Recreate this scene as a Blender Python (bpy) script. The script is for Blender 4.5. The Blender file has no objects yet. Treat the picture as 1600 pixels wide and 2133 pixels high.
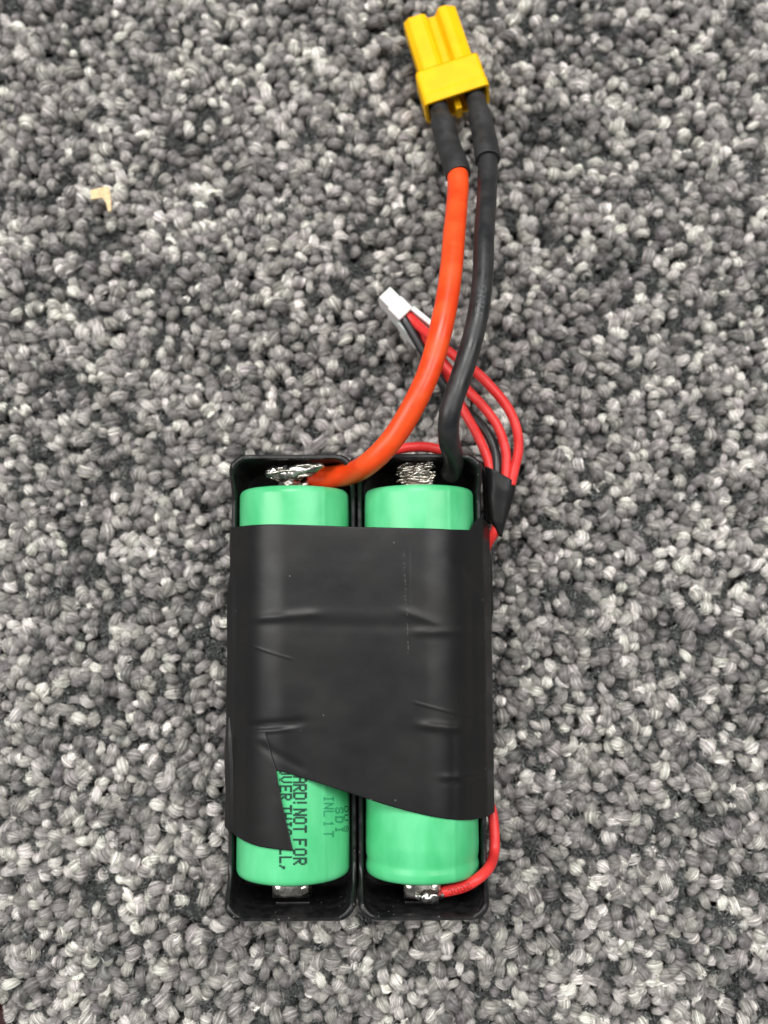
import bpy, math, random
from mathutils import Vector, Matrix, noise
random.seed(7)
R = math.radians
SC = bpy.context.scene

# ---------------------------------------------------------------- camera (1 unit = 1 cm)
F = 2000.0                        # focal length in photo pixels (photo 1600 x 2133)
TH = math.atan(214/2000)          # tilt away from straight down
HC = 17.1                         # camera height above the carpet, cm
cd = bpy.data.cameras.new("camera"); cam = bpy.data.objects.new("camera", cd)
SC.collection.objects.link(cam); SC.camera = cam
cam.location = (0, 0, HC); cam.rotation_euler = (TH, 0, 0)
cd.sensor_fit = 'VERTICAL'; cd.sensor_height = 36; cd.lens = F/2133*36
cd.clip_start = 0.5; cd.clip_end = 2000
cd.dof.use_dof = True; cd.dof.focus_distance = 15.3; cd.dof.aperture_fstop = cd.lens/1000/0.32

# ---------------------------------------------------------------- world and lamps (office ceiling panels)
W = bpy.data.worlds.new("World"); SC.world = W; W.use_nodes = True
W.node_tree.nodes['Background'].inputs[0].default_value = (0.95, 0.98, 1.0, 1)
W.node_tree.nodes['Background'].inputs[1].default_value = 0.15
def lamp(name, loc, size, power, col=(1, 0.985, 0.965), target=(0, 0, 0)):
    l = bpy.data.lights.new(name, 'AREA'); l.shape = 'RECTANGLE'; l.size, l.size_y = size
    l.energy = power; l.color = col
    o = bpy.data.objects.new(name, l); SC.collection.objects.link(o); o.location = loc
    o.rotation_euler = (Vector(target)-Vector(loc)).to_track_quat('-Z', 'Y').to_euler()
    return o
lamp('ceiling_panel', (-122, 28, 134), (46, 130), 182000)
lamp('ceiling_panel', (98, 34, 152), (46, 130), 145000)
lamp('ceiling_panel', (-6, 62, 112), (62, 40), 103000)
SC.view_settings.view_transform = 'Standard'; SC.view_settings.look = 'None'
SC.view_settings.exposure = 0.15; SC.view_settings.gamma = 1

# ---------------------------------------------------------------- helpers
ROT = Matrix.Rotation(TH, 3, 'X')
def P(px, py, z):
    """point at height z seen at photo pixel (px, py)"""
    d = ROT @ Vector(((px-800)/F, (1066.5-py)/F, -1))
    t = (z-HC)/d.z
    return Vector((0, 0, HC)) + d*t
def new_obj(name, me, mat=None, parent=None, smooth=True):
    o = bpy.data.objects.new(name, me); SC.collection.objects.link(o)
    if mat: me.materials.append(mat)
    if smooth:
        me.polygons.foreach_set('use_smooth', [True]*len(me.polygons))
    if parent: o.parent = parent
    return o
def mesh(name, vs, fs, mat=None, parent=None, smooth=True):
    me = bpy.data.meshes.new(name); me.from_pydata([tuple(v) for v in vs], [], fs); me.update()
    return new_obj(name, me, mat, parent, smooth)
def thing(name, label, cat, group=None):
    o = bpy.data.objects.new(name, None); SC.collection.objects.link(o); o.empty_display_size = .5
    return tag(o, label, cat, group)
def tag(o, label=None, cat=None, group=None, kind=None):
    if label: o['label'] = label
    if cat: o['category'] = cat
    if group: o['group'] = group
    if kind: o['kind'] = kind
    return o
def catmull(pts, n=8):
    out = []
    q = [pts[0]*2-pts[1]] + pts + [pts[-1]*2-pts[-2]]
    for i in range(1, len(q)-2):
        for k in range(n):
            t = k/n
            a, b, c, d = q[i-1], q[i], q[i+1], q[i+2]
            out.append(.5*((2*b)+(c-a)*t+(2*a-5*b+4*c-d)*t*t+(3*b-a-3*c+d)*t**3))
    out.append(pts[-1].copy())
    return out
def tube_data(path, rad, sides=20, base=0, cap=True):
    """rad: number or function of t in 0..1"""
    vs, fs = [], []
    n = len(path); up = Vector((0, 0, 1))
    T = (path[1]-path[0]).normalized()
    N = (up - T*up.dot(T))
    if N.length < .01: N = Vector((1, 0, 0))
    N.normalize()
    for i, p in enumerate(path):
        T = (path[min(i+1, n-1)]-path[max(i-1, 0)]).normalized()
        N = (N - T*N.dot(T)).normalized(); B = T.cross(N)
        r = rad(i/(n-1)) if callable(rad) else rad
        for k in range(sides):
            a = 2*math.pi*k/sides
            vs.append(p + (N*math.cos(a)+B*math.sin(a))*r)
    for i in range(n-1):
        for k in range(sides):
            a = base+i*sides+k; b = base+i*sides+(k+1) % sides
            fs.append((a, b, b+sides, a+sides))
    if cap:
        fs.append(tuple(base+k for k in range(sides))[::-1])
        fs.append(tuple(base+(n-1)*sides+k for k in range(sides)))
    return vs, fs
def wire(name, pts, rad, mat, parent=None, sides=20, n=10):
    path = catmull([P(*p) for p in pts], n)
    vs, fs = tube_data(path, rad, sides)
    for i, v in enumerate(vs):
        p = path[i//sides]; vs[i] = p+(v-p)*(1+.035*noise.noise(v*1.5)+.015*noise.noise(v*6))
    o = mesh(name, vs, fs, mat, parent)
    for f in o.data.polygons:
        if len(f.vertices) > 4: f.use_smooth = False
    return o, path
def bevel(o, w=.02, seg=3, angle=35):
    m = o.modifiers.new('bevel', 'BEVEL'); m.width = w; m.segments = seg; m.limit_method = 'ANGLE'; m.angle_limit = R(angle)
    return o
def solid(o, t=.012):
    m = o.modifiers.new('solid', 'SOLIDIFY'); m.thickness = t; m.offset = -1
    return o
def sstep(a, b, x):
    t = min(1, max(0, (x-a)/(b-a))); return t*t*(3-2*t)

# ---------------------------------------------------------------- materials
def mat(name, col, rough=.5, metal=0, spec=.5, coat=0, coat_rough=.1, sheen=0, sss=0):
    m = bpy.data.materials.new(name); m.use_nodes = True
    b = m.node_tree.nodes['Principled BSDF']
    b.inputs['Base Color'].default_value = (*col, 1); b.inputs['Roughness'].default_value = rough
    b.inputs['Metallic'].default_value = metal; b.inputs['Specular IOR Level'].default_value = spec
    b.inputs['Coat Weight'].default_value = coat; b.inputs['Coat Roughness'].default_value = coat_rough
    b.inputs['Sheen Weight'].default_value = sheen
    if sss:
        b.inputs['Subsurface Weight'].default_value = sss; b.inputs['Subsurface Scale'].default_value = .1
    return m
class NT:
    def __init__(s, m): s.t = m.node_tree; s.b = s.t.nodes['Principled BSDF']
    def n(s, typ, **kw):
        nd = s.t.nodes.new(typ)
        for k, v in kw.items():
            if k in nd.inputs: nd.inputs[k].default_value = v
            else: setattr(nd, k, v)
        return nd
    def l(s, a, b): s.t.links.new(a, b)
def noise_col(m, c1, c2, scale, lo=.4, hi=.6, detail=4, stretch=None, bump=0, bscale=None, bdist=.01, rough=None):
    t = NT(m); tc = t.n('ShaderNodeTexCoord'); mp = t.n('ShaderNodeMapping')
    if stretch: mp.inputs['Scale'].default_value = stretch
    t.l(tc.outputs['Object'], mp.inputs[0])
    nz = t.n('ShaderNodeTexNoise', Scale=scale, Detail=detail); t.l(mp.outputs[0], nz.inputs['Vector'])
    rp = t.n('ShaderNodeValToRGB'); e = rp.color_ramp.elements
    e[0].position = lo; e[1].position = hi; e[0].color = (*c1, 1); e[1].color = (*c2, 1)
    t.l(nz.outputs['Fac'], rp.inputs[0]); t.l(rp.outputs[0], t.b.inputs['Base Color'])
    if rough:
        mr = t.n('ShaderNodeMapRange'); mr.inputs['To Min'].default_value = rough[0]; mr.inputs['To Max'].default_value = rough[1]
        mr.inputs['From Min'].default_value = .35; mr.inputs['From Max'].default_value = .65
        t.l(nz.outputs['Fac'], mr.inputs['Value']); t.l(mr.outputs[0], t.b.inputs['Roughness'])
    if bump:
        n2 = t.n('ShaderNodeTexNoise', Scale=bscale or scale, Detail=5); t.l(mp.outputs[0], n2.inputs['Vector'])
        bp = t.n('ShaderNodeBump', Strength=bump, Distance=bdist)
        t.l(n2.outputs['Fac'], bp.inputs['Height']); t.l(bp.outputs[0], t.b.inputs['Normal'])
    return t, rp, mp
def dust(t, src, dens=14, thr=.03, col=(.45, .45, .42), keep=.85):
    """sparse pale dust specks mixed over a colour"""
    tc = t.n('ShaderNodeTexCoord')
    vo = t.n('ShaderNodeTexVoronoi', Scale=dens); t.l(tc.outputs['Object'], vo.inputs['Vector'])
    lt = t.n('ShaderNodeMath', operation='LESS_THAN'); lt.inputs[1].default_value = thr; t.l(vo.outputs['Distance'], lt.inputs[0])
    wn = t.n('ShaderNodeSeparateColor'); t.l(vo.outputs['Color'], wn.inputs[0])
    gt = t.n('ShaderNodeMath', operation='GREATER_THAN'); gt.inputs[1].default_value = keep; t.l(wn.outputs[0], gt.inputs[0])
    mu = t.n('ShaderNodeMath', operation='MULTIPLY'); t.l(lt.outputs[0], mu.inputs[0]); t.l(gt.outputs[0], mu.inputs[1])
    mx = t.n('ShaderNodeMix', data_type='RGBA'); t.l(mu.outputs[0], mx.inputs[0]); t.l(src, mx.inputs[6])
    mx.inputs[7].default_value = (*col, 1); t.l(mx.outputs[2], t.b.inputs['Base Color'])

M = {}
M['tape'] = mat('black_vinyl_tape', (.02, .02, .021), .42, spec=.32)
t, rp, mp = noise_col(M['tape'], (.0095, .0095, .010), (.0115, .011, .011), 1.3, bump=.10, bscale=1.6, bdist=.06, rough=(.36, .43))
dust(t, rp.outputs[0], dens=5.5, thr=.065, col=(.12, .12, .11), keep=.80)
# dusty scratch line running down the right part of the tape
tc = t.n('ShaderNodeTexCoord'); sx = t.n('ShaderNodeSeparateXYZ'); t.l(tc.outputs['Object'], sx.inputs[0])
sa, sb = P(840, 1140, 2.0), P(852, 1370, 2.0); kx = (sb.x-sa.x)/(sb.y-sa.y)
def mth(op, a, b=None):
    n_ = t.n('ShaderNodeMath', operation=op)
    for i_, v_ in enumerate((a, b)):
        if v_ is None: continue
        if isinstance(v_, (int, float)): n_.inputs[i_].default_value = v_
        else: t.l(v_, n_.inputs[i_])
    return n_.outputs[0]
nzz = t.n('ShaderNodeTexNoise', Scale=2.5, Detail=3); t.l(tc.outputs['Object'], nzz.inputs['Vector'])
nzf = t.n('ShaderNodeTexNoise', Scale=22, Detail=3); t.l(tc.outputs['Object'], nzf.inputs['Vector'])
dx_ = mth('ABSOLUTE', mth('ADD', mth('SUBTRACT', mth('SUBTRACT', sx.outputs['X'], sa.x), mth('MULTIPLY', mth('SUBTRACT', sx.outputs['Y'], sa.y), kx)), mth('MULTIPLY', mth('SUBTRACT', nzz.outputs['Fac'], .5), .08)))
msk = mth('MULTIPLY', mth('LESS_THAN', dx_, .010), mth('GREATER_THAN', nzf.outputs['Fac'], .53))
msk = mth('MULTIPLY', msk, mth('MULTIPLY', mth('GREATER_THAN', sx.outputs['Y'], sb.y), mth('LESS_THAN', sx.outputs['Y'], sa.y)))
old = t.b.inputs['Base Color'].links[0].from_socket
mz = t.n('ShaderNodeMix', data_type='RGBA'); t.l(msk, mz.inputs[0]); t.l(old, mz.inputs[6]); mz.inputs[7].default_value = (.05, .05, .048, 1)
t.l(mz.outputs[2], t.b.inputs['Base Color'])
M['plastic'] = mat('black_plastic', (.009, .009, .010), .33, spec=.45)
t, rp, mp = noise_col(M['plastic'], (.007, .007, .008), (.014, .013, .014), 6, bump=.15, bscale=40, bdist=.004, rough=(.28, .45))
dust(t, rp.outputs[0], dens=13, thr=.16, col=(.16, .16, .15), keep=.86)
M['wrap'] = mat('green_shrink_wrap', (.085, .56, .22), .3, spec=.42, coat=.08, coat_rough=.2)
t, rp, mp = noise_col(M['wrap'], (.060, .50, .185), (.135, .66, .30), 1.9, lo=.3, hi=.7, detail=3, stretch=(1, .45, 1), bump=.22, bscale=2.2, bdist=.05, rough=(.30, .44))  # scuff mottling, with soft reflections put into the colour
M['ink'] = mat('dark_print', (.004, .05, .03), .5)
M['faint_ink'] = mat('faint_print', (.03, .30, .14), .5)
M['orange'] = mat('orange_red_silicone', (.86, .055, .006), .33, spec=.45, sss=.0)
t, rp, mp = noise_col(M['orange'], (.84, .058, .008), (.92, .085, .012), 2.5, bump=.08, bscale=9, bdist=.02, rough=(.3, .45))
M['black_wire'] = mat('black_silicone', (.017, .018, .019), .36, spec=.5)
noise_col(M['black_wire'], (.014, .015, .016), (.024, .024, .025), 3, bump=.12, bscale=10, bdist=.02, rough=(.3, .48))
M['shrink'] = mat('black_heat_shrink', (.02, .02, .021), .5)
noise_col(M['shrink'], (.018, .018, .019), (.028, .028, .029), 4, bump=.3, bscale=7, bdist=.03, rough=(.45, .6))
M['red'] = mat('red_silicone', (.72, .022, .022), .4, spec=.4)
noise_col(M['red'], (.74, .032, .03), (.84, .05, .045), 4, bump=.08, bscale=12, bdist=.01)
M['yellow'] = mat('yellow_nylon', (.92, .52, .005), .5, spec=.2)
noise_col(M['yellow'], (.94, .50, .002), (.97, .55, .003), 3, bump=.1, bscale=20, bdist=.008)
M['white'] = mat('white_nylon', (.86, .86, .84), .45, sss=.4)
M['nickel'] = mat('nickel_plate', (.62, .58, .5), .28, metal=1)
noise_col(M['nickel'], (.40, .37, .32), (.70, .67, .61), 5, bump=.18, bscale=9, bdist=.03, rough=(.15, .4))
M['solder'] = mat('solder', (.8, .79, .76), .2, metal=1)
noise_col(M['solder'], (.32, .31, .29), (.72, .71, .68), 6, bump=.25, bscale=8, bdist=.02, rough=(.2, .38))
M['strand'] = mat('tinned_copper', (.50, .47, .42), .22, metal=1)
M['brass'] = mat('brass', (.75, .55, .2), .3, metal=1)
M['chip'] = mat('pale_wood', (.72, .48, .22), .7)
noise_col(M['chip'], (.74, .52, .27), (.90, .68, .40), 12, stretch=(1, 4, 1), bump=.4, bscale=25, bdist=.01)
M['maroon'] = mat('maroon_rubber', (.05, .003, .006), .4)
M['backing'] = mat('carpet_backing', (.03, .032, .03), .95)
noise_col(M['backing'], (.02, .022, .02), (.06, .058, .055), 6)

# carpet yarn
ym = M['yarn'] = mat('carpet_yarn', (.3, .3, .28), .30, spec=.75, sheen=.1)
t = NT(ym)
at = t.n('ShaderNodeAttribute', attribute_name='tone', attribute_type='INSTANCER')
st = t.n('ShaderNodeAttribute', attribute_name='strand', attribute_type='GEOMETRY')
rp = t.n('ShaderNodeValToRGB'); cr = rp.color_ramp
cols = [(0, (.032, .037, .036)), (.25, (.080, .088, .085)), (.45, (.200, .191, .188)), (.68, (.395, .380, .362)), (1, (.74, .73, .69))]
cr.elements[0].position = 0; cr.elements[0].color = (*cols[0][1], 1)
cr.elements[1].position = 1; cr.elements[1].color = (*cols[-1][1], 1)
for p_, c_ in cols[1:-1]:
    e = cr.elements.new(p_); e.color = (*c_, 1)
t.l(at.outputs['Fac'], rp.inputs[0])
mr = t.n('ShaderNodeMapRange'); mr.inputs['To Min'].default_value = .55; mr.inputs['To Max'].default_value = 1.42; mr.clamp = False
t.l(st.outputs['Fac'], mr.inputs['Value'])
hs = t.n('ShaderNodeVectorMath', operation='SCALE'); t.l(rp.outputs[0], hs.inputs[0]); t.l(mr.outputs[0], hs.inputs['Scale'])
hu = t.n('ShaderNodeAttribute', attribute_name='hue', attribute_type='INSTANCER')
hr_ = t.n('ShaderNodeValToRGB'); hr_.color_ramp.elements[0].color = (1.02, .975, .995, 1); hr_.color_ramp.elements[1].color = (.99, 1.0, .94, 1)
t.l(hu.outputs['Fac'], hr_.inputs[0])
vm = t.n('ShaderNodeVectorMath', operation='MULTIPLY'); t.l(hs.outputs[0], vm.inputs[0]); t.l(hr_.outputs[0], vm.inputs[1])
t.l(vm.outputs[0], t.b.inputs['Base Color'])

# ---------------------------------------------------------------- floor and carpet pile
ZB = -.34
X0, X1, Y0, Y1 = -13, 13, -11, 17.5
fl = mesh('floor', [(-60, -60, ZB), (60, -60, ZB), (60, 70, ZB), (-60, 70, ZB)], [(0, 1, 2, 3)], M['backing'], smooth=False)
tag(fl, 'dark woven backing of the grey carpet', 'floor', kind='structure')

def make_tuft(i):
    """one loop of carpet yarn: an arch of many separate fibres round a solid core"""
    rnd = random.Random(100+i)
    h = rnd.uniform(.27, .34)
    if i % 2: span = rnd.uniform(.035, .07); yr = rnd.uniform(.085, .105)
    else: span = rnd.uniform(.06, .105); yr = rnd.uniform(.062, .085)
    lean = rnd.uniform(-.08, .08); twist = rnd.uniform(.2, 1.6)*rnd.choice((-1, 1))
    def centre(u):                     # u in 0..1 along the arch
        a = math.pi*(1-u)
        return Vector((math.cos(a)*span*(1+.4*math.sin(a)), lean*math.sin(a), (h-yr)*math.sin(a)**.75))
    vs, fs, st = [], [], []
    NS = 9
    us = [.03+.94*k/(NS-1) for k in range(NS)]
    def frame(u):
        T = (centre(min(1, u+.02))-centre(max(0, u-.02))).normalized()
        B = Vector((0, 1, 0)); B = (B-T*B.dot(T)).normalized(); return T, B.cross(T), B
    def add(path, rad, sides, s):
        v, f = tube_data(path, rad, sides, base=len(vs), cap=True)
        vs.extend(v); fs.extend(f); st.extend([s]*len(v))
    add([centre(u) for u in us], lambda t_: yr*(.55+.35*math.sin(math.pi*t_)), 8, -.6)
    nst = 60
    for k in range(nst):
        a0 = 2*math.pi*(k+rnd.uniform(-.3, .3))/nst; rr = yr*rnd.uniform(.8, 1.08); ph = rnd.uniform(0, 6)
        path = []
        for u in us:
            T, N, B = frame(u); a = a0+twist*(u-.5)
            sw = .7+.42*math.sin(math.pi*u)
            r = rr*sw*(1+.10*math.sin(ph+u*7))
            path.append(centre(u)+(N*math.cos(a)+B*math.sin(a)*1.12)*r)
        add(path, lambda t_: (.0085*rnd.uniform(.6, 1.3)), 4, rnd.uniform(1.5, 2.2) if rnd.random() < .08 else rnd.random())  # a few fibres coloured extra bright as painted glints
    for k in range(16):                  # stray fibres
        a0 = rnd.uniform(0, 6.28); u0 = rnd.uniform(.1, .7); path = []
        for j in range(5):
            u = min(.97, u0+j*.07); T, N, B = frame(u); a = a0+j*.25
            path.append(centre(u)+(N*math.cos(a)+B*math.sin(a))*yr*(1.05+(.10 if k < 12 else .24)*j+rnd.uniform(-.08, .08)))
        add(path, .0042, 3, rnd.uniform(.6, 1))
    me = bpy.data.meshes.new('tuft'); me.from_pydata([tuple(v) for v in vs], [], fs); me.update()
    me.polygons.foreach_set('use_smooth', [True]*len(me.polygons))
    A = me.attributes.new('strand', 'FLOAT', 'POINT'); A.data.foreach_set('value', st)
    me.materials.append(ym)
    return bpy.data.objects.new('yarn_loop', me)
tufts = bpy.data.collections.new('yarn_loops')         # not linked to the scene
def make_fuzz(i):
    """a low clump of loose curly fibres, as the dark yarn shows between the loops"""
    rnd = random.Random(500+i); vs, fs, st = [], [], []
    for k in range(70):
        a = rnd.uniform(0, 6.283); r0 = .17*math.sqrt(rnd.random()); p = Vector((r0*math.cos(a), r0*math.sin(a), rnd.uniform(.02, .26-.7*r0)))
        d = Vector((rnd.gauss(0, 1), rnd.gauss(0, 1), rnd.gauss(.1, .5))).normalized(); path = [p]
        bend = Vector((rnd.gauss(0, 1), rnd.gauss(0, 1), rnd.gauss(-.2, .6)))*.45
        for j in range(6):
            p = p+d*.028; d = (d+bend*.5).normalized(); path.append(p)
        v, f = tube_data(path, rnd.uniform(.008, .016), 4, base=len(vs)); vs.extend(v); fs.extend(f); st.extend([rnd.uniform(2.5, 6) if rnd.random() < .10 else rnd.random()*1.2]*len(v))  # some fibres coloured far brighter to stand for glints
    me = bpy.data.meshes.new('fuzz'); me.from_pydata([tuple(v) for v in vs], [], fs); me.update()
    me.polygons.foreach_set('use_smooth', [True]*len(me.polygons))
    A = me.attributes.new('strand', 'FLOAT', 'POINT'); A.data.foreach_set('value', st)
    me.materials.append(ym)
    return bpy.data.objects.new('yarn_loop', me)
NV, NF = 16, 6
# collection children are picked in name order, so number the names
srcs = [make_tuft(i) for i in range(NV)]+[make_fuzz(i) for i in range(NF)]
for i, o in enumerate(srcs): o.name = 'yarn_loop_%02d' % i; tufts.objects.link(o)

pts, rots, scs, tones, vari = [], [], [], [], []
sp = .158
ny = int((Y1-Y0)/(sp*.87)); nx = int((X1-X0)/sp)
for j in range(ny):
    for i in range(nx):
        x = X0+(i+.5*(j % 2))*sp+random.gauss(0, .05); y = Y0+j*sp*.87+random.gauss(0, .05)
        big = noise.noise(Vector((x*.85, y*.85, 3.1)))            # patches of dark and light yarn
        mid = noise.noise(Vector((x*3.1, y*3.1, 8.7)))
        tn = .51+.20*big+.34*mid+random.gauss(0, .17)
        row = noise.noise(Vector((x*.45, y*.45, 21)))
        dark = tn < .38
        tn = min(1, max(.0, tn))
        if not dark and random.random() < .10: tn = min(1, tn+.35)
        s = random.uniform(.45, .62) if dark else random.uniform(.58, .92)
        z = ZB + (random.uniform(.06, .13) if dark else random.uniform(.07, .15)) + .03*row
        pts.append((x, y, z)); scs.append((s*random.uniform(.85, 1.2), s, s*random.uniform(.9, 1.1)))
        rots.append((random.gauss(0, .30), random.gauss(0, .30), random.uniform(0, 6.283)))
        tones.append(tn*.6 if dark else tn); vari.append(NV+random.randrange(NF) if dark and random.random() < .8 else random.randrange(NV))
        if random.random() < .5:          # loose fibres filling the gaps, coloured dark to shade between loops
            pts.append((x+sp*.5, y+.2*sp, ZB+random.uniform(.05, .13))); q = random.uniform(.55, .8); scs.append((q, q, q)); rots.append((0, 0, random.uniform(0, 6.28)))
            tones.append(min(1, max(0, tn*.35+random.gauss(0, .1)))); vari.append(NV+random.randrange(NF))
pm = bpy.data.meshes.new('carpet_pile'); pm.from_pydata(pts, [], [])
def addattr(n, ty, data, key):
    A = pm.attributes.new(n, ty, 'POINT'); A.data.foreach_set(key, [c for v in data for c in v] if key == 'vector' else data)
addattr('rot', 'FLOAT_VECTOR', rots, 'vector'); addattr('scl', 'FLOAT_VECTOR', scs, 'vector')
addattr('tone', 'FLOAT', tones, 'value'); addattr('hue', 'FLOAT', [random.random() for _ in tones], 'value'); addattr('vari', 'INT', vari, 'value')
pile = bpy.data.objects.new('carpet_pile', pm); SC.collection.objects.link(pile)
pm.materials.append(ym)
g = bpy.data.node_groups.new('pile_nodes', 'GeometryNodeTree')
g.interface.new_socket('Geometry', in_out='INPUT', socket_type='NodeSocketGeometry')
g.interface.new_socket('Geometry', in_out='OUTPUT', socket_type='NodeSocketGeometry')
gi = g.nodes.new('NodeGroupInput'); go = g.nodes.new('NodeGroupOutput')
ci = g.nodes.new('GeometryNodeCollectionInfo'); ci.inputs['Collection'].default_value = tufts
ci.inputs['Separate Children'].default_value = True; ci.inputs['Reset Children'].default_value = True
ip = g.nodes.new('GeometryNodeInstanceOnPoints'); ip.inputs['Pick Instance'].default_value = True
def na(n, ty):
    a = g.nodes.new('GeometryNodeInputNamedAttribute'); a.data_type = ty; a.inputs[0].default_value = n; return a.outputs['Attribute']
g.links.new(gi.outputs[0], ip.inputs['Points']); g.links.new(ci.outputs[0], ip.inputs['Instance'])
g.links.new(na('vari', 'INT'), ip.inputs['Instance Index'])
er = g.nodes.new('FunctionNodeEulerToRotation'); g.links.new(na('rot', 'FLOAT_VECTOR'), er.inputs[0]); g.links.new(er.outputs[0], ip.inputs['Rotation'])
g.links.new(na('scl', 'FLOAT_VECTOR'), ip.inputs['Scale'])
g.links.new(ip.outputs[0], go.inputs[0])
md = pile.modifiers.new('pile', 'NODES'); md.node_group = g
tag(pile, 'mottled grey loop pile of the carpet', 'carpet', kind='stuff')

# ---------------------------------------------------------------- the pack's own frame
RIM = 1.35
a_ = P(742, 975, RIM); b_ = P(745, 1880, RIM)
ux = (a_-b_).normalized(); PHI = math.atan2(-ux.x, ux.y)
OR = (a_+b_)/2; OR.z = 0
FR = Matrix.Translation(OR) @ Matrix.Rotation(PHI, 4, 'Z'); FI = FR.inverted()
def loc(px, py, z): return FI @ P(px, py, z)
HW = 2.06                                # holder width
WALLT = .08
YT = loc(742, 945, 1.78).y; YB = loc(742, 1921, 1.78).y
CR = .915; CZ = 1.09
CXL = loc(613, 1430, CZ).x; CXR = loc(876, 1430, CZ).x
CYT = loc(615, 1009, CZ+CR).y; CYB = loc(612, 1849, CZ+CR).y
print('frame', PHI, OR, 'holder y', YT, YB, 'cells', CXL, CXR, CYT, CYB, 'edges', loc(488, 1000, RIM).x, loc(475, 1870, RIM).x, loc(1003, 1000, RIM).x, loc(1018, 1870, RIM).x)
def to_world(vs): return [FR @ Vector(v) for v in vs]

def rrect(x0, x1, y0, y1, r, n=8):
    out = []
    for cx, cy, a0 in ((x1-r, y1-r, 0), (x0+r, y1-r, 90), (x0+r, y0+r, 180), (x1-r, y0+r, 270)):
        for k in range(n+1):
            a = R(a0+90*k/n); out.append((cx+r*math.cos(a), cy+r*math.sin(a)))
    return out
def dense(pl, step=.25):
    out = []
    for i in range(len(pl)):
        a = pl[i]; b = pl[(i+1) % len(pl)]; L = math.hypot(b[0]-a[0], b[1]-a[1]); n = max(1, int(L/step))
        for k in range(n): out.append((a[0]+(b[0]-a[0])*k/n, a[1]+(b[1]-a[1])*k/n))
    return out
def rim_h(y):
    d = min(abs(y-YT), abs(y-YB))
    return RIM + .40*(1-sstep(.12, .62, d))
HG = 'single cell battery holders taped side by side'
def make_holder(x0, x1, label):
    root = thing('battery_holder', label, 'battery holder', HG)
    outer = dense(rrect(x0, x1, YB, YT, .30)); n = len(outer)
    cx, cy = (x0+x1)/2, (YT+YB)/2
    hx, hy = (x1-x0)/2, (YT-YB)/2
    def inset(p, d):
        return (cx+(p[0]-cx)*(hx-d)/hx, cy+(p[1]-cy)*(hy-d)/hy)
    t_ = WALLT
    rings = []
    e = .02
    def ring(d, zf): rings.append([(*inset(p, d), zf(p[1])) for p in outer])
    ring(.03, lambda y: .02); ring(0, lambda y: .06); ring(0, lambda y: rim_h(y)-e*1.5)
    ring(e, lambda y: rim_h(y)); ring(t_-e, lambda y: rim_h(y)); ring(t_, lambda y: rim_h(y)-e*1.5); ring(t_+.02, lambda y: .13)
    vs = [v for r_ in rings for v in r_]; fs = []
    for k in range(len(rings)-1):
        for i in range(n):
            j = (i+1) % n; fs.append((k*n+i, k*n+j, (k+1)*n+j, (k+1)*n+i))
    fs.append(tuple(range(n))[::-1]); fs.append(tuple((len(rings)-1)*n+i for i in range(n)))
    tr = mesh('tray', to_world(vs), fs, M['plastic'], root)
    tr.data.polygons[-1].use_smooth = False
    m = tr.modifiers.new('edge', 'EDGE_SPLIT'); m.split_angle = R(50)
    return root
def local_box(x0, x1, y0, y1, z0, z1, name, mt, parent, bw=.01):
    vs = [(x, y, z) for z in (z0, z1) for y in (y0, y1) for x in (x0, x1)]
    fs = [(0, 2, 3, 1), (4, 5, 7, 6), (0, 1, 5, 4), (2, 6, 7, 3), (0, 4, 6, 2), (1, 3, 7, 5)]
    o = mesh(name, to_world(vs), fs, mt, parent, smooth=False)
    if bw: bevel(o, bw, 2)
    return o
def contact_strip(xc, w, y0, y1, ztop, parent, name='contact', rr=random.Random(3)):
    """folded nickel strip: rises along the end wall, bends over and comes down to the cell end"""
    prof = [(y1, .2), (y1, ztop-.10)]
    rad = abs(y1-y0)/2; s = 1 if y1 > y0 else -1
    for k in range(9):
        a = math.pi*k/8; prof.append(((y0+y1)/2+s*rad*math.cos(a), ztop-.10+math.sin(a)*.10))
    prof += [(y0, ztop-.3), (y0, .3)]
    vs, fs = [], []
    for i, (y, z) in enumerate(prof):
        for k in range(5):
            vs.append((xc-w/2+w*k/4, y+rr.uniform(-.006, .006), z+rr.uniform(-.006, .006)))
    for i in range(len(prof)-1):
        for k in range(4):
            a = i*5+k; fs.append((a, a+1, a+6, a+5))
    o = mesh(name, to_world(vs), fs, M['nickel'], parent); solid(o, .025); return o

XM = 0.0
hl = make_holder(-HW+XM, XM-.012, 'black plastic battery holder under the thick orange wire, the left one of the taped pair')
hr = make_holder(XM+.012, HW+XM, 'black plastic battery holder with thin red side wire, the right one of the taped pair')
# bottom contacts
xl0 = loc(606, 1860, 1.45).x; xr0 = loc(880, 1862, 1.45).x
contact_strip(xl0, .56, CYB-.02, loc(606, 1872, 1.5).y, 1.56, hl)
c_ = contact_strip(xr0, .58, CYB-.02, loc(880, 1874, 1.5).y, 1.54, hr)
# tails of the contacts seen against the end walls, and the slots they sit in
for root, xx in ((hl, xl0), (hr, xr0)):
    local_box(xx-.27, xx+.27, YB+WALLT+.005, YB+WALLT+.045, .35, 1.15, 'end_rib', M['plastic'], root, .012)
    contact_strip(xx, .50, CYT+.03, CYT+.17, 1.28, root)
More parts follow.
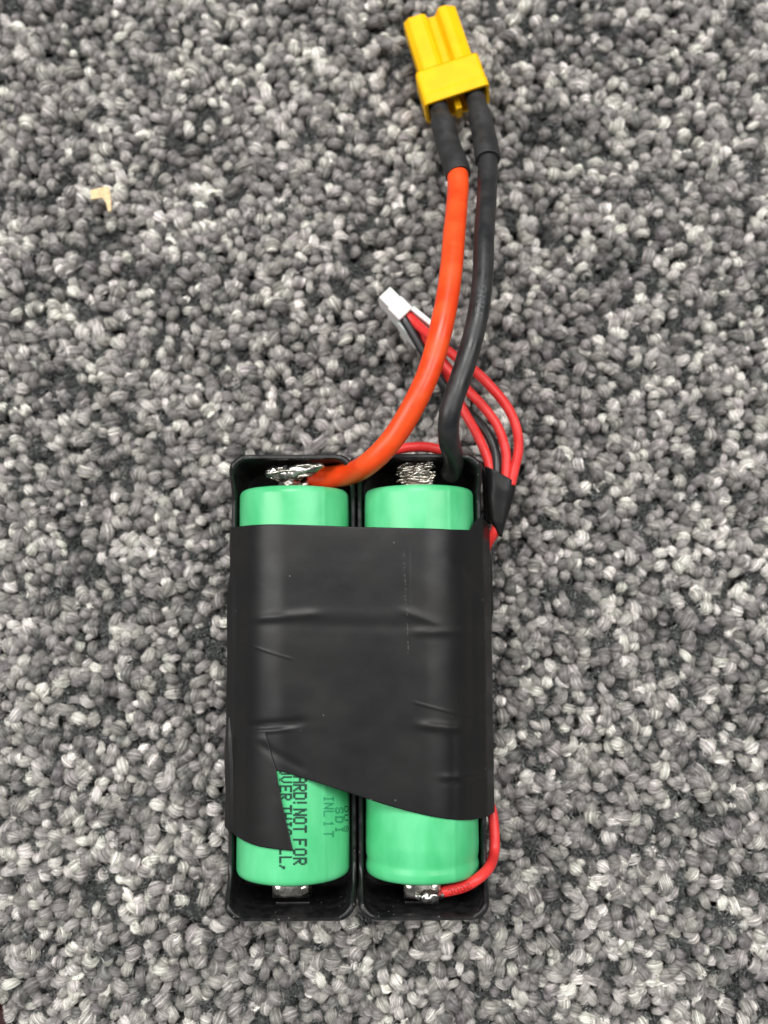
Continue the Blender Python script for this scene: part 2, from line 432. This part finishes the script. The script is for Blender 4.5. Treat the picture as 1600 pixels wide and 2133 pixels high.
# solder on the contacts
def lump(name, ctrl, rad, mt, parent, seed, amp=.35, freq=7, sides=36, n=14, flat=1.0):
    path = catmull([P(*c) for c in ctrl], n)
    vs, fs = tube_data(path, rad, sides)
    out = []
    for i, v in enumerate(vs):
        p = path[min(len(path)-1, i//sides)]; d = v-p
        q = v*freq+Vector((seed, 0, 0))
        k = 1+amp*(1-2*abs(noise.noise(q)))+amp*.5*noise.noise(q*2.7)
        d = d*k; d.z *= flat; out.append(p+d)
    return mesh(name, out, fs, mt, parent)
lump('solder_joint', [(554, 988, 1.50), (572, 986, 1.54), (600, 987, 1.56), (630, 981, 1.60), (655, 975, 1.64), (674, 969, 1.68)],
     lambda t_: .015+.095*math.sin(math.pi*min(1, t_*1.0)**.75)**.7, M['solder'], hl, 4, amp=.34, freq=5)
lump('solder_joint', [(575, 997, 1.46), (600, 1004, 1.42), (625, 1003, 1.36)], lambda t_: .02+.06*math.sin(math.pi*t_), M['solder'], hl, 9, amp=.4)
lump('solder_joint', [(866, 1866, 1.54), (885, 1868, 1.58), (905, 1867, 1.58), (924, 1861, 1.5)], lambda t_: .035+.04*math.sin(math.pi*t_), M['solder'], hr, 19, amp=.45)
# tinned copper strands
def braid(parent, seed, x0, x1, ymid, half, z0, n):
    rb = random.Random(seed); bvs, bfs = [], []
    for k in range(n):
        v0 = rb.uniform(-1, 1); zz = .13*math.sqrt(max(0, 1-v0*v0))*rb.uniform(.3, 1)
        path = []; ph = rb.uniform(0, 6); am = rb.uniform(1, 4.5); sl = rb.uniform(-5, 7); fr = rb.uniform(5, 9)
        xs = x0+rb.uniform(-4, 8); xe = x1+rb.uniform(-8, 5)
        for j in range(17):
            u = j/16
            path.append(P(xs+(xe-xs)*u, ymid(u)+v0*half(u)-sl*(u-.5)+am*math.sin(ph+u*fr), z0(u)+zz+.035*math.sin(ph*2+u*9)))
        v, f = tube_data(path, rb.uniform(.014, .024), 8, base=len(bvs)); bvs += v; bfs += f
    return tag(mesh('wire_braid', bvs, bfs, M['strand'], parent), kind='stuff')
braid(hr, 5, 828, 903, lambda u: 986-8*u, lambda u: 17+5*u, lambda u: 1.40, 30)
braid(hl, 8, 557, 672, lambda u: 987-3*u-13*u*u, lambda u: 3+12*math.sin(math.pi*u)**.8, lambda u: 1.53+.08*u, 9)
lump('solder_joint', [(832, 990, 1.34), (850, 988, 1.38), (875, 986, 1.38), (902, 984, 1.34)], lambda t_: .06+.06*math.sin(math.pi*t_), M['solder'], hr, 31, amp=.3)

# ---------------------------------------------------------------- cells
CG = 'green cylindrical cells in the holders'
def make_cell(cx, label, groove):
    root = thing('battery_cell', label, 'battery', CG)
    prof = []                                    # (y, r) from bottom to top
    y0, y1 = CYB, CYT
    prof += [(y0+.012, CR-.16), (y0, CR-.10), (y0+.004, CR-.06), (y0+.03, CR-.022), (y0+.08, CR-.004), (y0+.13, CR)]
    if groove:
        prof += [(y0+.17, CR-.003), (y0+.22, CR-.016), (y0+.27, CR-.018), (y0+.33, CR-.003), (y0+.45, CR), (y0+.50, CR+.004), (y0+.55, CR)]
    yy = y0+.7
    while yy < y1-.2: prof.append((yy, CR)); yy += .08
    prof += [(y1-.12, CR), (y1-.07, CR-.006), (y1-.03, CR-.028), (y1-.006, CR-.065), (y1, CR-.10), (y1-.012, CR-.16)]
    S = 200; vs, fs = [], []; sa = math.acos(.60) if not groove else math.acos(.52)
    for y, r in prof:
        for k in range(S):
            a = 2*math.pi*k/S
            w = .004*noise.noise(Vector((math.cos(a)*2, math.sin(a)*2, y*1.5)))+.0035*noise.noise(Vector((math.cos(a)*1.5, math.sin(a)*1.5, y*7)))*(1-sstep(.3, 1.2, min(y-y0, y1-y)))
            w += .007*math.exp(-((a-sa)/.03)**2)          # lengthwise seam of the shrink wrap
            vs.append((cx+(r+w)*math.cos(a), y, CZ+(r+w)*math.sin(a)))
    for i in range(len(prof)-1):
        for k in range(S):
            j = (k+1) % S; fs.append((i*S+k, (i+1)*S+k, (i+1)*S+j, i*S+j))
    mesh('wrapper', to_world(vs), fs, M['wrap'], root)
    for nm, yy, dy in (('end_cap', y0+.02, -.02), ('end_cap', y1-.02, .02)):
        pr = [(yy, CR-.15), (yy+dy*.3, CR-.2), (yy+dy*.3, .3), (yy+dy, .27), (yy+dy, .0001)]
        vs, fs = [], []
        for y, r in pr:
            for k in range(32):
                a = 2*math.pi*k/32; vs.append((cx+r*math.cos(a), y, CZ+r*math.sin(a)))
        for i in range(len(pr)-1):
            for k in range(32):
                j = (k+1) % 32; fs.append((i*32+k, (i+1)*32+k, (i+1)*32+j, i*32+j))
        mesh(nm, to_world(vs), fs, M['nickel'], root)
    return root
cl = make_cell(CXL, 'green cell with dark lettering showing through the torn gap in the black tape', False)
cr_ = make_cell(CXR, 'green cell without dark lettering, beside the thin red wire at its lower end', True)

# dot matrix print wrapped on the wrapper
G5 = {'A': '01110 10001 10001 11111 10001 10001 10001', 'R': '11110 10001 10001 11110 10100 10010 10001',
 'D': '11110 10001 10001 10001 10001 10001 11110', '!': '00100 00100 00100 00100 00100 00000 00100',
 'N': '10001 11001 11001 10101 10011 10011 10001', 'O': '01110 10001 10001 10001 10001 10001 01110',
 'T': '11111 00100 00100 00100 00100 00100 00100', 'F': '11111 10000 10000 11110 10000 10000 10000',
 'V': '10001 10001 10001 10001 10001 01010 00100', 'E': '11111 10000 10000 11110 10000 10000 11111',
 'H': '10001 10001 10001 11111 10001 10001 10001', 'I': '01110 00100 00100 00100 00100 00100 01110',
 'S': '01110 10001 10000 01110 00001 10001 01110', 'C': '01110 10001 10000 10000 10000 10001 01110',
 'L': '10000 10000 10000 10000 10000 10000 11111', ',': '00000 00000 00000 00000 00110 00100 01000',
 'U': '10001 10001 10001 10001 10001 10001 01110', '1': '00100 01100 00100 00100 00100 00100 01110',
 'Z': '11111 00001 00010 00100 01000 10000 11111', 'K': '10001 10010 10100 11000 10100 10010 10001',
 '0': '01110 10001 10001 10001 10001 10001 01110', '2': '01110 10001 00001 00110 01000 10000 11111',
 'W': '10001 10001 10001 10101 10101 11011 10001', 'G': '01110 10001 10000 10011 10001 10001 01110'}
def cyl_print(chars, xl, xr, cx, mt, parent, wch=14.5, thin=1.0, name='printed_text'):
    """chars: (character, centre py); letters read downwards with their tops to the right; xl..xr in photo px"""
    # surface: cylinder of the cell
    def surf(px, py):
        z = CZ+CR
        for _ in range(12):
            p = loc(px, py, z); dx = p.x-cx
            z = CZ+math.sqrt(max(.0001, (CR+.0095)**2-dx*dx))
        return p
    vs, fs = [], []
    for ch, pyc in chars:
        rows = G5[ch].split()
        for r_, row in enumerate(rows):
            for c, v in enumerate(row):
                if v == '0': continue
                h = (xr-xl)/7; px = xr-(r_+.5)*h; w = wch/5; py = pyc+(c-2)*w
                a = thin*.62*h; b = thin*.72*w
                base = len(vs)
                for dx, dy in ((-a, -b), (a, -b), (a, b), (-a, b)): vs.append(surf(px+dx, py+dy))
                fs.append((base, base+3, base+2, base+1))
    o = mesh(name, to_world(vs), fs, mt, parent, smooth=True); tag(o, kind='stuff')
    return o
cyl_print([('A', 1624), ('R', 1641), ('D', 1658), ('!', 1672), ('N', 1692), ('O', 1709), ('T', 1727), ('F', 1755), ('O', 1775), ('R', 1794)],
          611, 639, CXL, M['ink'], cl)
cyl_print([('O', 1607), ('V', 1624), ('E', 1643), ('R', 1660), ('T', 1684), ('H', 1700), ('I', 1717), ('S', 1734), ('L', 1773), ('L', 1791), (',', 1806)],
          582, 608, CXL, M['ink'], cl, wch=13.5)
cyl_print([('I', 1664), ('N', 1679), ('L', 1695), ('1', 1716), ('T', 1737)], 674, 696, CXL, M['faint_ink'], cl, wch=13, thin=.7)
cyl_print([('S', 1688), ('D', 1707), ('I', 1728)], 699, 716, CXL, M['faint_ink'], cl, wch=13, thin=.8)
cyl_print([('0', 1685), ('U', 1703), ('S', 1726)], 717.5, 726, CXL, M['ink'], cl, wch=13, thin=.6)

# ---------------------------------------------------------------- black tape over both cells
hp = [(-HW-.015, RIM+.015)]
for cx in (CXL, CXR):
    for k in range(61):
        a = math.pi*(1-k/60); hp.append((cx+(CR+.034)*math.cos(a), CZ+(CR+.034)*math.sin(a)))
hp.append((HW+.02, RIM+.015)); XOUT = HW+.17; hp.append((XOUT, 1.02))
hp.sort(); hull = []
for p in hp:
    while len(hull) >= 2 and (hull[-1][0]-hull[-2][0])*(p[1]-hull[-2][1])-(hull[-1][1]-hull[-2][1])*(p[0]-hull[-2][0]) >= 0: hull.pop()
    hull.append(p)
def interp(tab, x):
    if x <= tab[0][0]: return tab[0][1]
    for a, b in zip(tab, tab[1:]):
        if x <= b[0]: return a[1]+(b[1]-a[1])*(x-a[0])/max(1e-9, b[0]-a[0])
    return tab[-1][1]
def tape_h(x): return interp(hull, x)
def on_tape(px, py):
    z = 1.9
    for _ in range(25):
        p = loc(px, py, z); z = .5*z+.5*tape_h(p.x)
    return p
def edge_tab(pxs):
    t = [(q.x, q.y) for q in (on_tape(*p) for p in pxs)]; t.sort(); return t
top_e = edge_tab([(484, 1098), (520, 1094), (570, 1092), (650, 1094), (730, 1097), (860, 1100), (940, 1103), (980, 1104), (987, 1090), (998, 1079), (1010, 1083), (1022, 1095), (1030, 1112)])
bot_e = edge_tab([(470, 1600), (540, 1595), (577, 1605), (600, 1611), (660, 1630), (740, 1656), (800, 1676), (850, 1690), (900, 1701), (950, 1708), (985, 1708), (1010, 1703), (1029, 1692)])
flap_b = edge_tab([(474, 1722), (492, 1741), (510, 1752), (540, 1763), (580, 1769), (612, 1772)])
ridges = []
def ridge(p0, p1, amp, wid, fade=.3):
    wid *= 1.35 if wid > .03 else 1
    a = on_tape(*p0); b = on_tape(*p1); ridges.append((Vector((a.x, a.y)), Vector((b.x, b.y)), amp, wid, fade))
ridge((545, 1288), (640, 1280), .035, .05); ridge((640, 1280), (860, 1282), .010, .08); ridge((860, 1280), (905, 1296), .03, .05)
ridge((880, 1316), (990, 1314), .032, .05); ridge((560, 1300), (860, 1306), -.008, .06)
ridge((895, 1512), (950, 1516), .05, .045); ridge((950, 1516), (1000, 1492), .025, .05)
ridge((950, 1618), (995, 1614), .045, .035); ridge((950, 1630), (1000, 1626), -.03, .035)
ridge((525, 1512), (610, 1506), -.035, .045); ridge((540, 1524), (590, 1520), .02, .03)
ridge((965, 1180), (995, 1215), -.04, .05); ridge((985, 1220), (985, 1490), -.018, .05)
ridge((850, 1140), (855, 1330), .010, .012, .1); ridge((556, 1560), (620, 1595), -.02, .05)
ridge((510, 1340), (600, 1370), .014, .014, .1); ridge((870, 1465), (996, 1494), .016, .014, .1)
ridge((945, 1530), (945, 1690), -.02, .05); ridge((600, 1400), (850, 1430), -.012, .25)
def wrinkle(x, y):
    v = .010*noise.noise(Vector((x*.9, y*.7, 0)))+.004*noise.noise(Vector((x*2.6, y*3.2, 5)))
    p = Vector((x, y))
    for a, b, amp, wid, fade in ridges:
        ab = b-a; L = ab.length; t_ = (p-a).dot(ab)/(L*L); c = min(1, max(0, t_)); d = p-(a+ab*c)
        dn = abs((p-a).cross(ab))/L if hasattr(Vector, 'cross') and False else abs((p.x-a.x)*ab.y-(p.y-a.y)*ab.x)/L
        al = max(0, -t_*L, (t_-1)*L)
        q = math.exp(-(dn/wid)**2-(al/fade/.6)**2)
        if q > .01: v += .50*amp*q
    return max(-.016, v)
tape = thing('electrical_tape', 'wide black tape wrapped across both green cells, torn at its lower left', 'tape')
YS0, YS1 = loc(480, 1195, 1.35).y, loc(480, 1222, 1.35).y
def tape_mesh(name, xs, ytop, ybot, rows, lift, xmap=None):
    """columns xs (local x; None-tagged columns hang down the side), rows from ytop(x) to ybot(x)"""
    vs, fs = [], []
    nc = len(xs)
    for j in range(rows+1):
        v = j/rows
        for (x, zd) in xs:
            y = ytop(x)+(ybot(x)-ytop(x))*v
            xx = xmap(x, y) if xmap else x
            if x < -HW+.10: xx -= .035*(1-sstep(YS1, YS0, y))-.012*noise.noise(Vector((7, y*1.4, 0)))
            z = tape_h(x if x < -HW+.1 else xx)+wrinkle(xx, y)+lift(xx, y)
            if zd is not None:
                s = -1 if x < 0 else 1
                bul = .035*noise.noise(Vector((3*s, y*1.1, zd)))+.02*noise.noise(Vector((3*s, y*3, zd*3)))
                xx += s*(.01+bul); z = zd
            vs.append((xx, y, z))
    for j in range(rows):
        for i in range(nc-1):
            a = j*nc+i; fs.append((a, a+nc, a+nc+1, a+1))
    o = mesh(name, to_world(vs), fs, M['tape'], tape); solid(o, .012); return o
NX = 170
xs = [(-HW-.03, .18), (-HW-.03, .5), (-HW-.025, .9), (-HW-.02, 1.2)] + [(-HW-.015+(XOUT+HW+.015)*i/NX, None) for i in range(NX+1)] + [(XOUT+.01, .85), (XOUT+.0, .5), (XOUT-.02, .18)]
tape_mesh('tape_strip', xs, lambda x: interp(top_e, x), lambda x: interp(bot_e, x), 220, lambda x, y: .0)
# torn flap: its right edge runs up the slit
right_e = [(q.y, q.x) for q in (on_tape(*p) for p in [(612, 1774), (607, 1755), (601, 1728), (594, 1700), (587, 1668), (580, 1632), (576, 1606), (568, 1580), (562, 1560), (556, 1538), (540, 1500)])]
right_e.sort()
XLF = -HW-.015; XRF = max(x for y, x in right_e)
yt_f = on_tape(540, 1500).y
fx = [(-HW-.035, .18), (-HW-.035, .5), (-HW-.03, .9), (-HW-.025, 1.2)] + [(XLF+(XRF-XLF)*i/50, None) for i in range(51)]
def fmap(x, y):
    if x <= XLF: return x
    return XLF+(x-XLF)/(XRF-XLF)*(interp(right_e, y)-XLF)
y1500 = on_tape(540, 1500).y; y1560 = on_tape(560, 1545).y
tape_mesh('tape_flap', fx, lambda x: yt_f, lambda x: interp(flap_b, x), 90,
          lambda x, y: -.030+.048*sstep(y1500, y1560, y), fmap)
# under layer of tape standing out on the right side
UY0 = loc(1030, 1118, .9).y; UY1 = loc(1022, 1345, .9).y
vs, fs = [], []
for j in range(41):
    y = UY0+(UY1-UY0)*j/40; b = .10*math.sin(math.pi*min(1, j/40*1.02))**.6+.02*noise.noise(Vector((y*3, 0, 0)))
    for i in range(5): vs.append((XOUT-.03+b*[.2, .9, 1, .9, .5][i], y, [1.0, .86, .7, .5, .15][i]))
for j in range(40):
    for i in range(4): a = j*5+i; fs.append((a, a+5, a+6, a+1))
solid(mesh('tape_underlayer', to_world(vs), fs, M['tape'], tape), .012)

# ---------------------------------------------------------------- power cable: connector, sleeves, two thick wires
pc = thing('power_cable', 'thick orange and black wires ending in a yellow two pin plug', 'cable')
wo, po = wire('wire', [(646, 992, 1.12), (690, 993, 1.22), (730, 986, 1.55), (765, 968, 1.98), (800, 936, 2.2), (835, 890, 2.3), (868, 832, 2.4), (895, 770, 2.42), (915, 700, 2.4),
     (930, 630, 2.3), (940, 560, 2.15), (947, 480, 1.9), (953, 410, 1.53), (954, 375, 1.40), (950, 350, 1.29)], .184, M['orange'], pc)
wo['label'] = 'orange red silicone wire'
wb, pb = wire('wire', [(936, 988, 1.22), (944, 972, 1.4), (944, 950, 1.7), (935, 915, 2.05), (935, 872, 2.25), (944, 833, 2.3), (957, 795, 2.3), (973, 745, 2.3), (988, 690, 2.25),
     (999, 635, 2.2), (1006, 570, 2.1), (1008, 500, 1.95), (1014, 411, 1.62), (1016, 345, 1.37), (1014, 315, 1.26)], .170, M['black_wire'], pc)
wb['label'] = 'black silicone wire'
def sleeve(pts, r0, r1, ustep, parent):
    def rad(t_):
        r = r0+(r1-r0)*sstep(ustep-.10, ustep+.06, t_)+.006*math.sin(t_*9)
        return r
    o, p = wire('heat_shrink', pts, rad, M['shrink'], parent, sides=28, n=12)
    bevel(o, .015, 2, 60)
    return o
sleeve([(906, 196, .60), (914, 226, .70), (922, 256, .9), (934, 302, 1.08), (948, 342, 1.26), (955, 366, 1.36)], .165, .218, .38, pc)
sleeve([(983, 180, .66), (989, 202, .74), (998, 236, .92), (1008, 280, 1.08), (1013, 311, 1.25), (1016, 334, 1.34)], .172, .215, .40, pc)
# printing on wires
def wire_print(path, chars, rad, mt, parent, wch, hch, start, rev=False):
    """small characters laid along a wire on its upper side"""
    L = [0]
    for a, b in zip(path, path[1:]): L.append(L[-1]+(b-a).length)
    def at_(s):
        for i in range(len(path)-1):
            if L[i+1] >= s: k = (s-L[i])/(L[i+1]-L[i]); return path[i].lerp(path[i+1], k), (path[i+1]-path[i]).normalized()
        return path[-1], (path[-1]-path[-2]).normalized()
    vs, fs = [], []; s = start
    for ch in chars:
        if ch != ' ':
            for r_, row in enumerate(G5[ch].split()):
                for c, v in enumerate(row):
                    if v == '0': continue
                    sc = s+(c-2)*wch/5; hc = (3-r_)*hch/7; b = len(vs)
                    for ds, dh in ((-.55, -.55), (.55, -.55), (.55, .55), (-.55, .55)):
                        p, T = at_(sc+ds*wch/5); B = Vector((0, 0, 1)).cross(T).normalized(); N = T.cross(B)
                        a = (hc+dh*hch/7)/rad
                        vs.append(p+(N*math.cos(a)+B*math.sin(a))*(rad+.0025))
                    fs.append((b, b+1, b+2, b+3))
        s += wch*1.35
    return tag(mesh('printed_text', vs, fs, mt, parent), kind='stuff')
M['grey_print'] = mat('grey_print', (.055, .06, .065), .5)
wire_print(pb, 'AWG', .172, M['grey_print'], wb, .13, .13, 3.1)

# yellow plug
plug_o = P(938, 171, .62)
tip = P(895, 40, .50)
ay = (tip-plug_o).normalized(); az = Vector((0, 0, 1)); az = (az-ay*az.dot(ay)).normalized()
# roll a little so that the right side face shows
ax = ay.cross(az)
az = (az - ax*.10).normalized(); ax = ay.cross(az)
PM = Matrix((ax, ay, az)).transposed()
def plug_pt(v): return plug_o+PM @ Vector(v)
LEN = (tip-plug_o).length
print('plug len', LEN)
def loft(name, secs, mt, parent, bw=.02, closed=True):
    """secs: list of (y, [(x, z)...])"""
    n = len(secs[0][1]); vs = [plug_pt((x, y, z)) for y, s in secs for x, z in s]; fs = []
    for i in range(len(secs)-1):
        for k in range(n):
            j = (k+1) % n; fs.append((i*n+k, i*n+j, (i+1)*n+j, (i+1)*n+k))
    fs.append(tuple(range(n))[::-1]); fs.append(tuple((len(secs)-1)*n+k for k in range(n)))
    o = mesh(name, vs, fs, mt, parent, smooth=False)
    if bw: bevel(o, bw, 3, 40)
    return o
def rr2(w, h, r, n=6, ch=0):
    return [(x, z) for x, z in rrect(-w/2, w/2, -h/2, h/2, r, n)]
plug = loft('connector_housing', [(-.02, rr2(1.16, .60, .06)), (.10, rr2(1.16, .60, .06))], M['yellow'], pc, 0)
# front block: barrel, web, barrel as one outline
def front_outline(s=1.0):
    o_ = []
    H = .27
    def arc(cx, rx, rz, a0, a1, n=8):
        for k in range(n+1):
            a = R(a0+(a1-a0)*k/n); o_.append((cx+rx*math.cos(a), rz*math.sin(a)))
    # right lobe top -> web -> left lobe top -> bottom
    o_ += [(.50, -.20), (.50, .16)]
    arc(.27, .20, H, 60, 120); o_ += [(.10, .06), (-.03, .07)]
    o_ += [(-.08, .20), (-.16, .25), (-.40, .25), (-.50, .16), (-.50, -.20), (-.42, -.26), (.42, -.26)]
    return [(x*s, z*s) for x, z in o_]
plug_front = loft('connector_nose', [(.05, front_outline()), (LEN-.03, front_outline(.985)), (LEN, front_outline(.94))], M['yellow'], plug, .025)
# collar sleeve with open back: ring section
ow, oh = 1.20, .64
outl = rr2(ow, oh, .09); inl = rr2(ow-.13, oh-.13, .05); n = len(outl)
ys = [(-.47, outl), (-.30, outl), (-.27, [(x*.985, z*.97) for x, z in outl]), (.16, [(x*.98, z*.965) for x, z in outl]), (.20, [(x*.95, z*.92) for x, z in outl])]
vs = []; fs = []
secs = [(0.02, inl), (-.47, inl)] + ys
for y, s in secs: vs += [plug_pt((x, y, z)) for x, z in s]
for i in range(len(secs)-1):
    for k in range(n):
        j = (k+1) % n; fs.append((i*n+k, (i+1)*n+k, (i+1)*n+j, i*n+j))
fs.append(tuple((len(secs)-1)*n+k for k in range(n))); fs.append(tuple(range(n)))
col = mesh('collar', vs, fs, M['yellow'], plug, smooth=False); bevel(col, .016, 3, 40)
# divider tab between the two sleeves
vs = [(x, y, z) for z in (-.26, .05) for y in (-.58, .0) for x in (-.055, .055)]
tab = mesh('divider', [plug_pt(v) for v in vs], [(0, 2, 3, 1), (4, 5, 7, 6), (0, 1, 5, 4), (2, 6, 7, 3), (0, 4, 6, 2), (1, 3, 7, 5)], M['yellow'], plug, smooth=False)
bevel(tab, .012, 2)

# ---------------------------------------------------------------- balance cable: white plug and four thin wires
bc = thing('balance_cable', 'thin red and black wires with a small white plug, passing under the thick wires', 'cable')
r1 = .083
wbk, _ = wire('wire', [(837, 657, .72), (850, 678, .74), (870, 712, .74), (893, 752, .72), (922, 800, .68), (962, 846, .66), (992, 875, .80), (1014, 900, .92), (1029, 932, 1.0), (1034, 962, 1.06), (1033, 1000, 1.08)], r1, M['black_wire'], bc)
wbk['label'] = 'thin black wire'
wire('wire', [(842, 657, .42), (866, 692, .42), (897, 734, .36), (926, 779, .48), (950, 822, .72), (970, 862, .80), (993, 903, .92), (1010, 940, 1.02), (1019, 968, 1.05), (1023, 1000, 1.08)], r1, M['red'], bc)
wire('wire', [(846, 657, .54), (870, 686, .56), (896, 717, .78), (930, 762, .86), (972, 810, .95), (1006, 846, 1.02), (1035, 885, 1.08), (1050, 925, 1.1), (1055, 960, 1.1), (1052, 1005, 1.1)], r1, M['red'], bc)
wire('wire', [(850, 657, .70), (872, 678, .80), (905, 708, 1.04), (948, 742, 1.1), (993, 776, 1.15), (1031, 815, 1.2), (1060, 853, 1.22), (1077, 896, 1.22), (1080, 938, 1.18), (1071, 980, 1.14), (1064, 1010, 1.12)], r1, M['red'], bc)
# white plug: stands on edge; axis from wires end towards its tip
q0 = P(845, 661, .58); q1 = P(801, 617, .58)
wy = (q1-q0); wl = wy.length; wy.normalize(); wz = Vector((0, 0, 1)); wx = wy.cross(wz)
def wp(v): return q0+wx*v[0]+wy*v[1]+wz*v[2]
def wbox(x0, x1, y0, y1, z0, z1, name, parent, bw=.02, skew=0):
    vs = [(x+(skew if y == y0 else 0), y, z) for z in (z0, z1) for y in (y0, y1) for x in (x0, x1)]
    o = mesh(name, [wp(v) for v in vs], [(0, 2, 3, 1), (4, 5, 7, 6), (0, 1, 5, 4), (2, 6, 7, 3), (0, 4, 6, 2), (1, 3, 7, 5)], M['white'], parent, smooth=False)
    return bevel(o, bw, 2)
hs_ = wbox(-.14, .14, .0, wl, -.24, .24, 'plug_housing', bc)
wbox(-.175, .155, -.02, .28, -.27, .27, 'plug_collar', hs_)
wbox(-.20, -.145, -.50, 0.0, -.26, .12, 'plug_rib', hs_, .012, -.03)
wbox(.10, .19, -.60, 0.0, -.26, .26, 'plug_rib', hs_, .012, .06)

# ---------------------------------------------------------------- tape wrap where the thin wires meet the pack
tw = thing('tape_wrap', 'small folded piece of black tape binding the thin wires beside the right holder', 'tape')
def flat_loft(name, secs, mt, parent, th=.02):
    vs, fs = [], []; S = 28
    path = []
    for c, hw, z, thick in secs:
        path.append((P(c[0]-hw[0], c[1]-hw[1], z), P(c[0]+hw[0], c[1]+hw[1], z), thick))
    fine = []
    for i in range(len(path)-1):
        for k in range(8):
            u = k/8; fine.append(tuple(path[i][m].lerp(path[i+1][m], u) for m in (0, 1))+(path[i][2]*(1-u)+path[i+1][2]*u,))
    fine.append(path[-1])
    for a, b, thk in fine:
        c = (a+b)/2; h = (b-a)/2
        for k in range(S):
            t_ = 2*math.pi*k/S; sx = math.copysign(abs(math.cos(t_))**.8, math.cos(t_)); sz = math.sin(t_)
            nz = .02*noise.noise(c*3+Vector((k*.5, 0, 0)))
            vs.append(c+h*sx+Vector((0, 0, (thk+nz)*sz)))
    for i in range(len(fine)-1):
        for k in range(S):
            j = (k+1) % S; fs.append((i*S+k, i*S+j, (i+1)*S+j, (i+1)*S+k))
    o = mesh(name, vs, fs, mt, parent); m = o.modifiers.new('s', 'SOLIDIFY'); m.thickness = th; m.offset = -1
    return o
flat_loft('tape_strip', [((1043, 990), (33, 18), 1.1, .14), ((1042, 1018), (30, 12), 1.1, .13), ((1039, 1055), (23, 8), 1.08, .12), ((1037, 1090), (15, 5), 1.06, .10), ((1041, 1116), (5, 3), 1.02, .07)], M['tape'], tw)
flat_loft('tape_fold_shade', [((1002, 962), (10, 4), .80, .08), ((1011, 985), (9, 6), .85, .08), ((1014, 1015), (9, 5), .82, .1), ((1014, 1050), (8, 3), .78, .1), ((1017, 1090), (8, 2), .72, .08)], M['tape'], tw)  # second fold; its low sheet also fills the shadowed gap with black

# ---------------------------------------------------------------- single red wires
xw = HW+.088
def lw(x, py, z):        # point beside the right wall at local x, at the photo row py
    y = loc(1015, py, z).y; return FR @ Vector((x, y, z))
path = [P(1041, 1062, .98), P(1037, 1090, 1.0), P(1031, 1108, .98)] + [lw(xw, v, .80) for v in (1160, 1300, 1450, 1600, 1660)] + \
       [P(1026, 1696, .86), P(1030, 1737, .92), P(1029, 1778, 1.02), P(1018, 1808, 1.42), P(993, 1832, 1.62), P(963, 1848, 1.58), P(921, 1858, 1.46)]
pth = catmull(path, 10)
vs, fs = tube_data(pth, .086, 20)
sw = mesh('wire', vs, fs, M['red'])
sw.name = 'side_wire'
tag(sw, 'thin red wire down the right side of the pack, curling in at the bottom', 'wire')
M['wire_print'] = mat('wire_print', (.25, .012, .012), .5)
tot = sum((b-a).length for a, b in zip(pth, pth[1:]))
wire_print(pth, '200C', .086, M['wire_print'], sw, .075, .09, tot-.47)
jw, _ = wire('jumper_wire', [(752, 972, .6), (790, 950, .8), (830, 936, .95), (870, 931, 1.0), (905, 934, .98), (940, 946, .9), (985, 966, .8)], .086, M['red'])
tag(jw, 'short red wire arching behind the top edge of the right holder', 'wire')

# ---------------------------------------------------------------- crumbs
def chip(pxs, z, name, mt, label, cat, th=.04):
    top = [P(x, y, z+zz) for x, y, zz in pxs]; n = len(top)
    bot = [p-Vector((0, 0, th)) for p in top]
    fs = [tuple(range(n)), tuple(range(2*n-1, n-1, -1))]+[(i, i+n, (i+1) % n+n, (i+1) % n) for i in range(n)]
    o = mesh(name, top+bot, fs, mt, smooth=False)
    return tag(o, label, cat)
chip([(189, 396, .03), (205, 392, .05), (218, 389, .02), (226, 388, 0), (229, 402, 0), (231, 420, -.02), (231, 440, -.05), (225, 440, -.05), (221, 422, -.02), (213, 411, .0), (203, 413, .03), (190, 415, .03)], .30,
     'wood_chip', M['chip'], 'tiny pale L shaped wood chip caught in the carpet, upper left', 'debris')
crn = chip([(-80, 1985, 0), (-22, 2092, 0), (-4, 2136, 0), (14, 2190, 0), (-80, 2260, 0)], .30, 'dark_case', M['maroon'],
     'dark maroon corner of an object poking into the bottom left corner', 'case', th=.35)
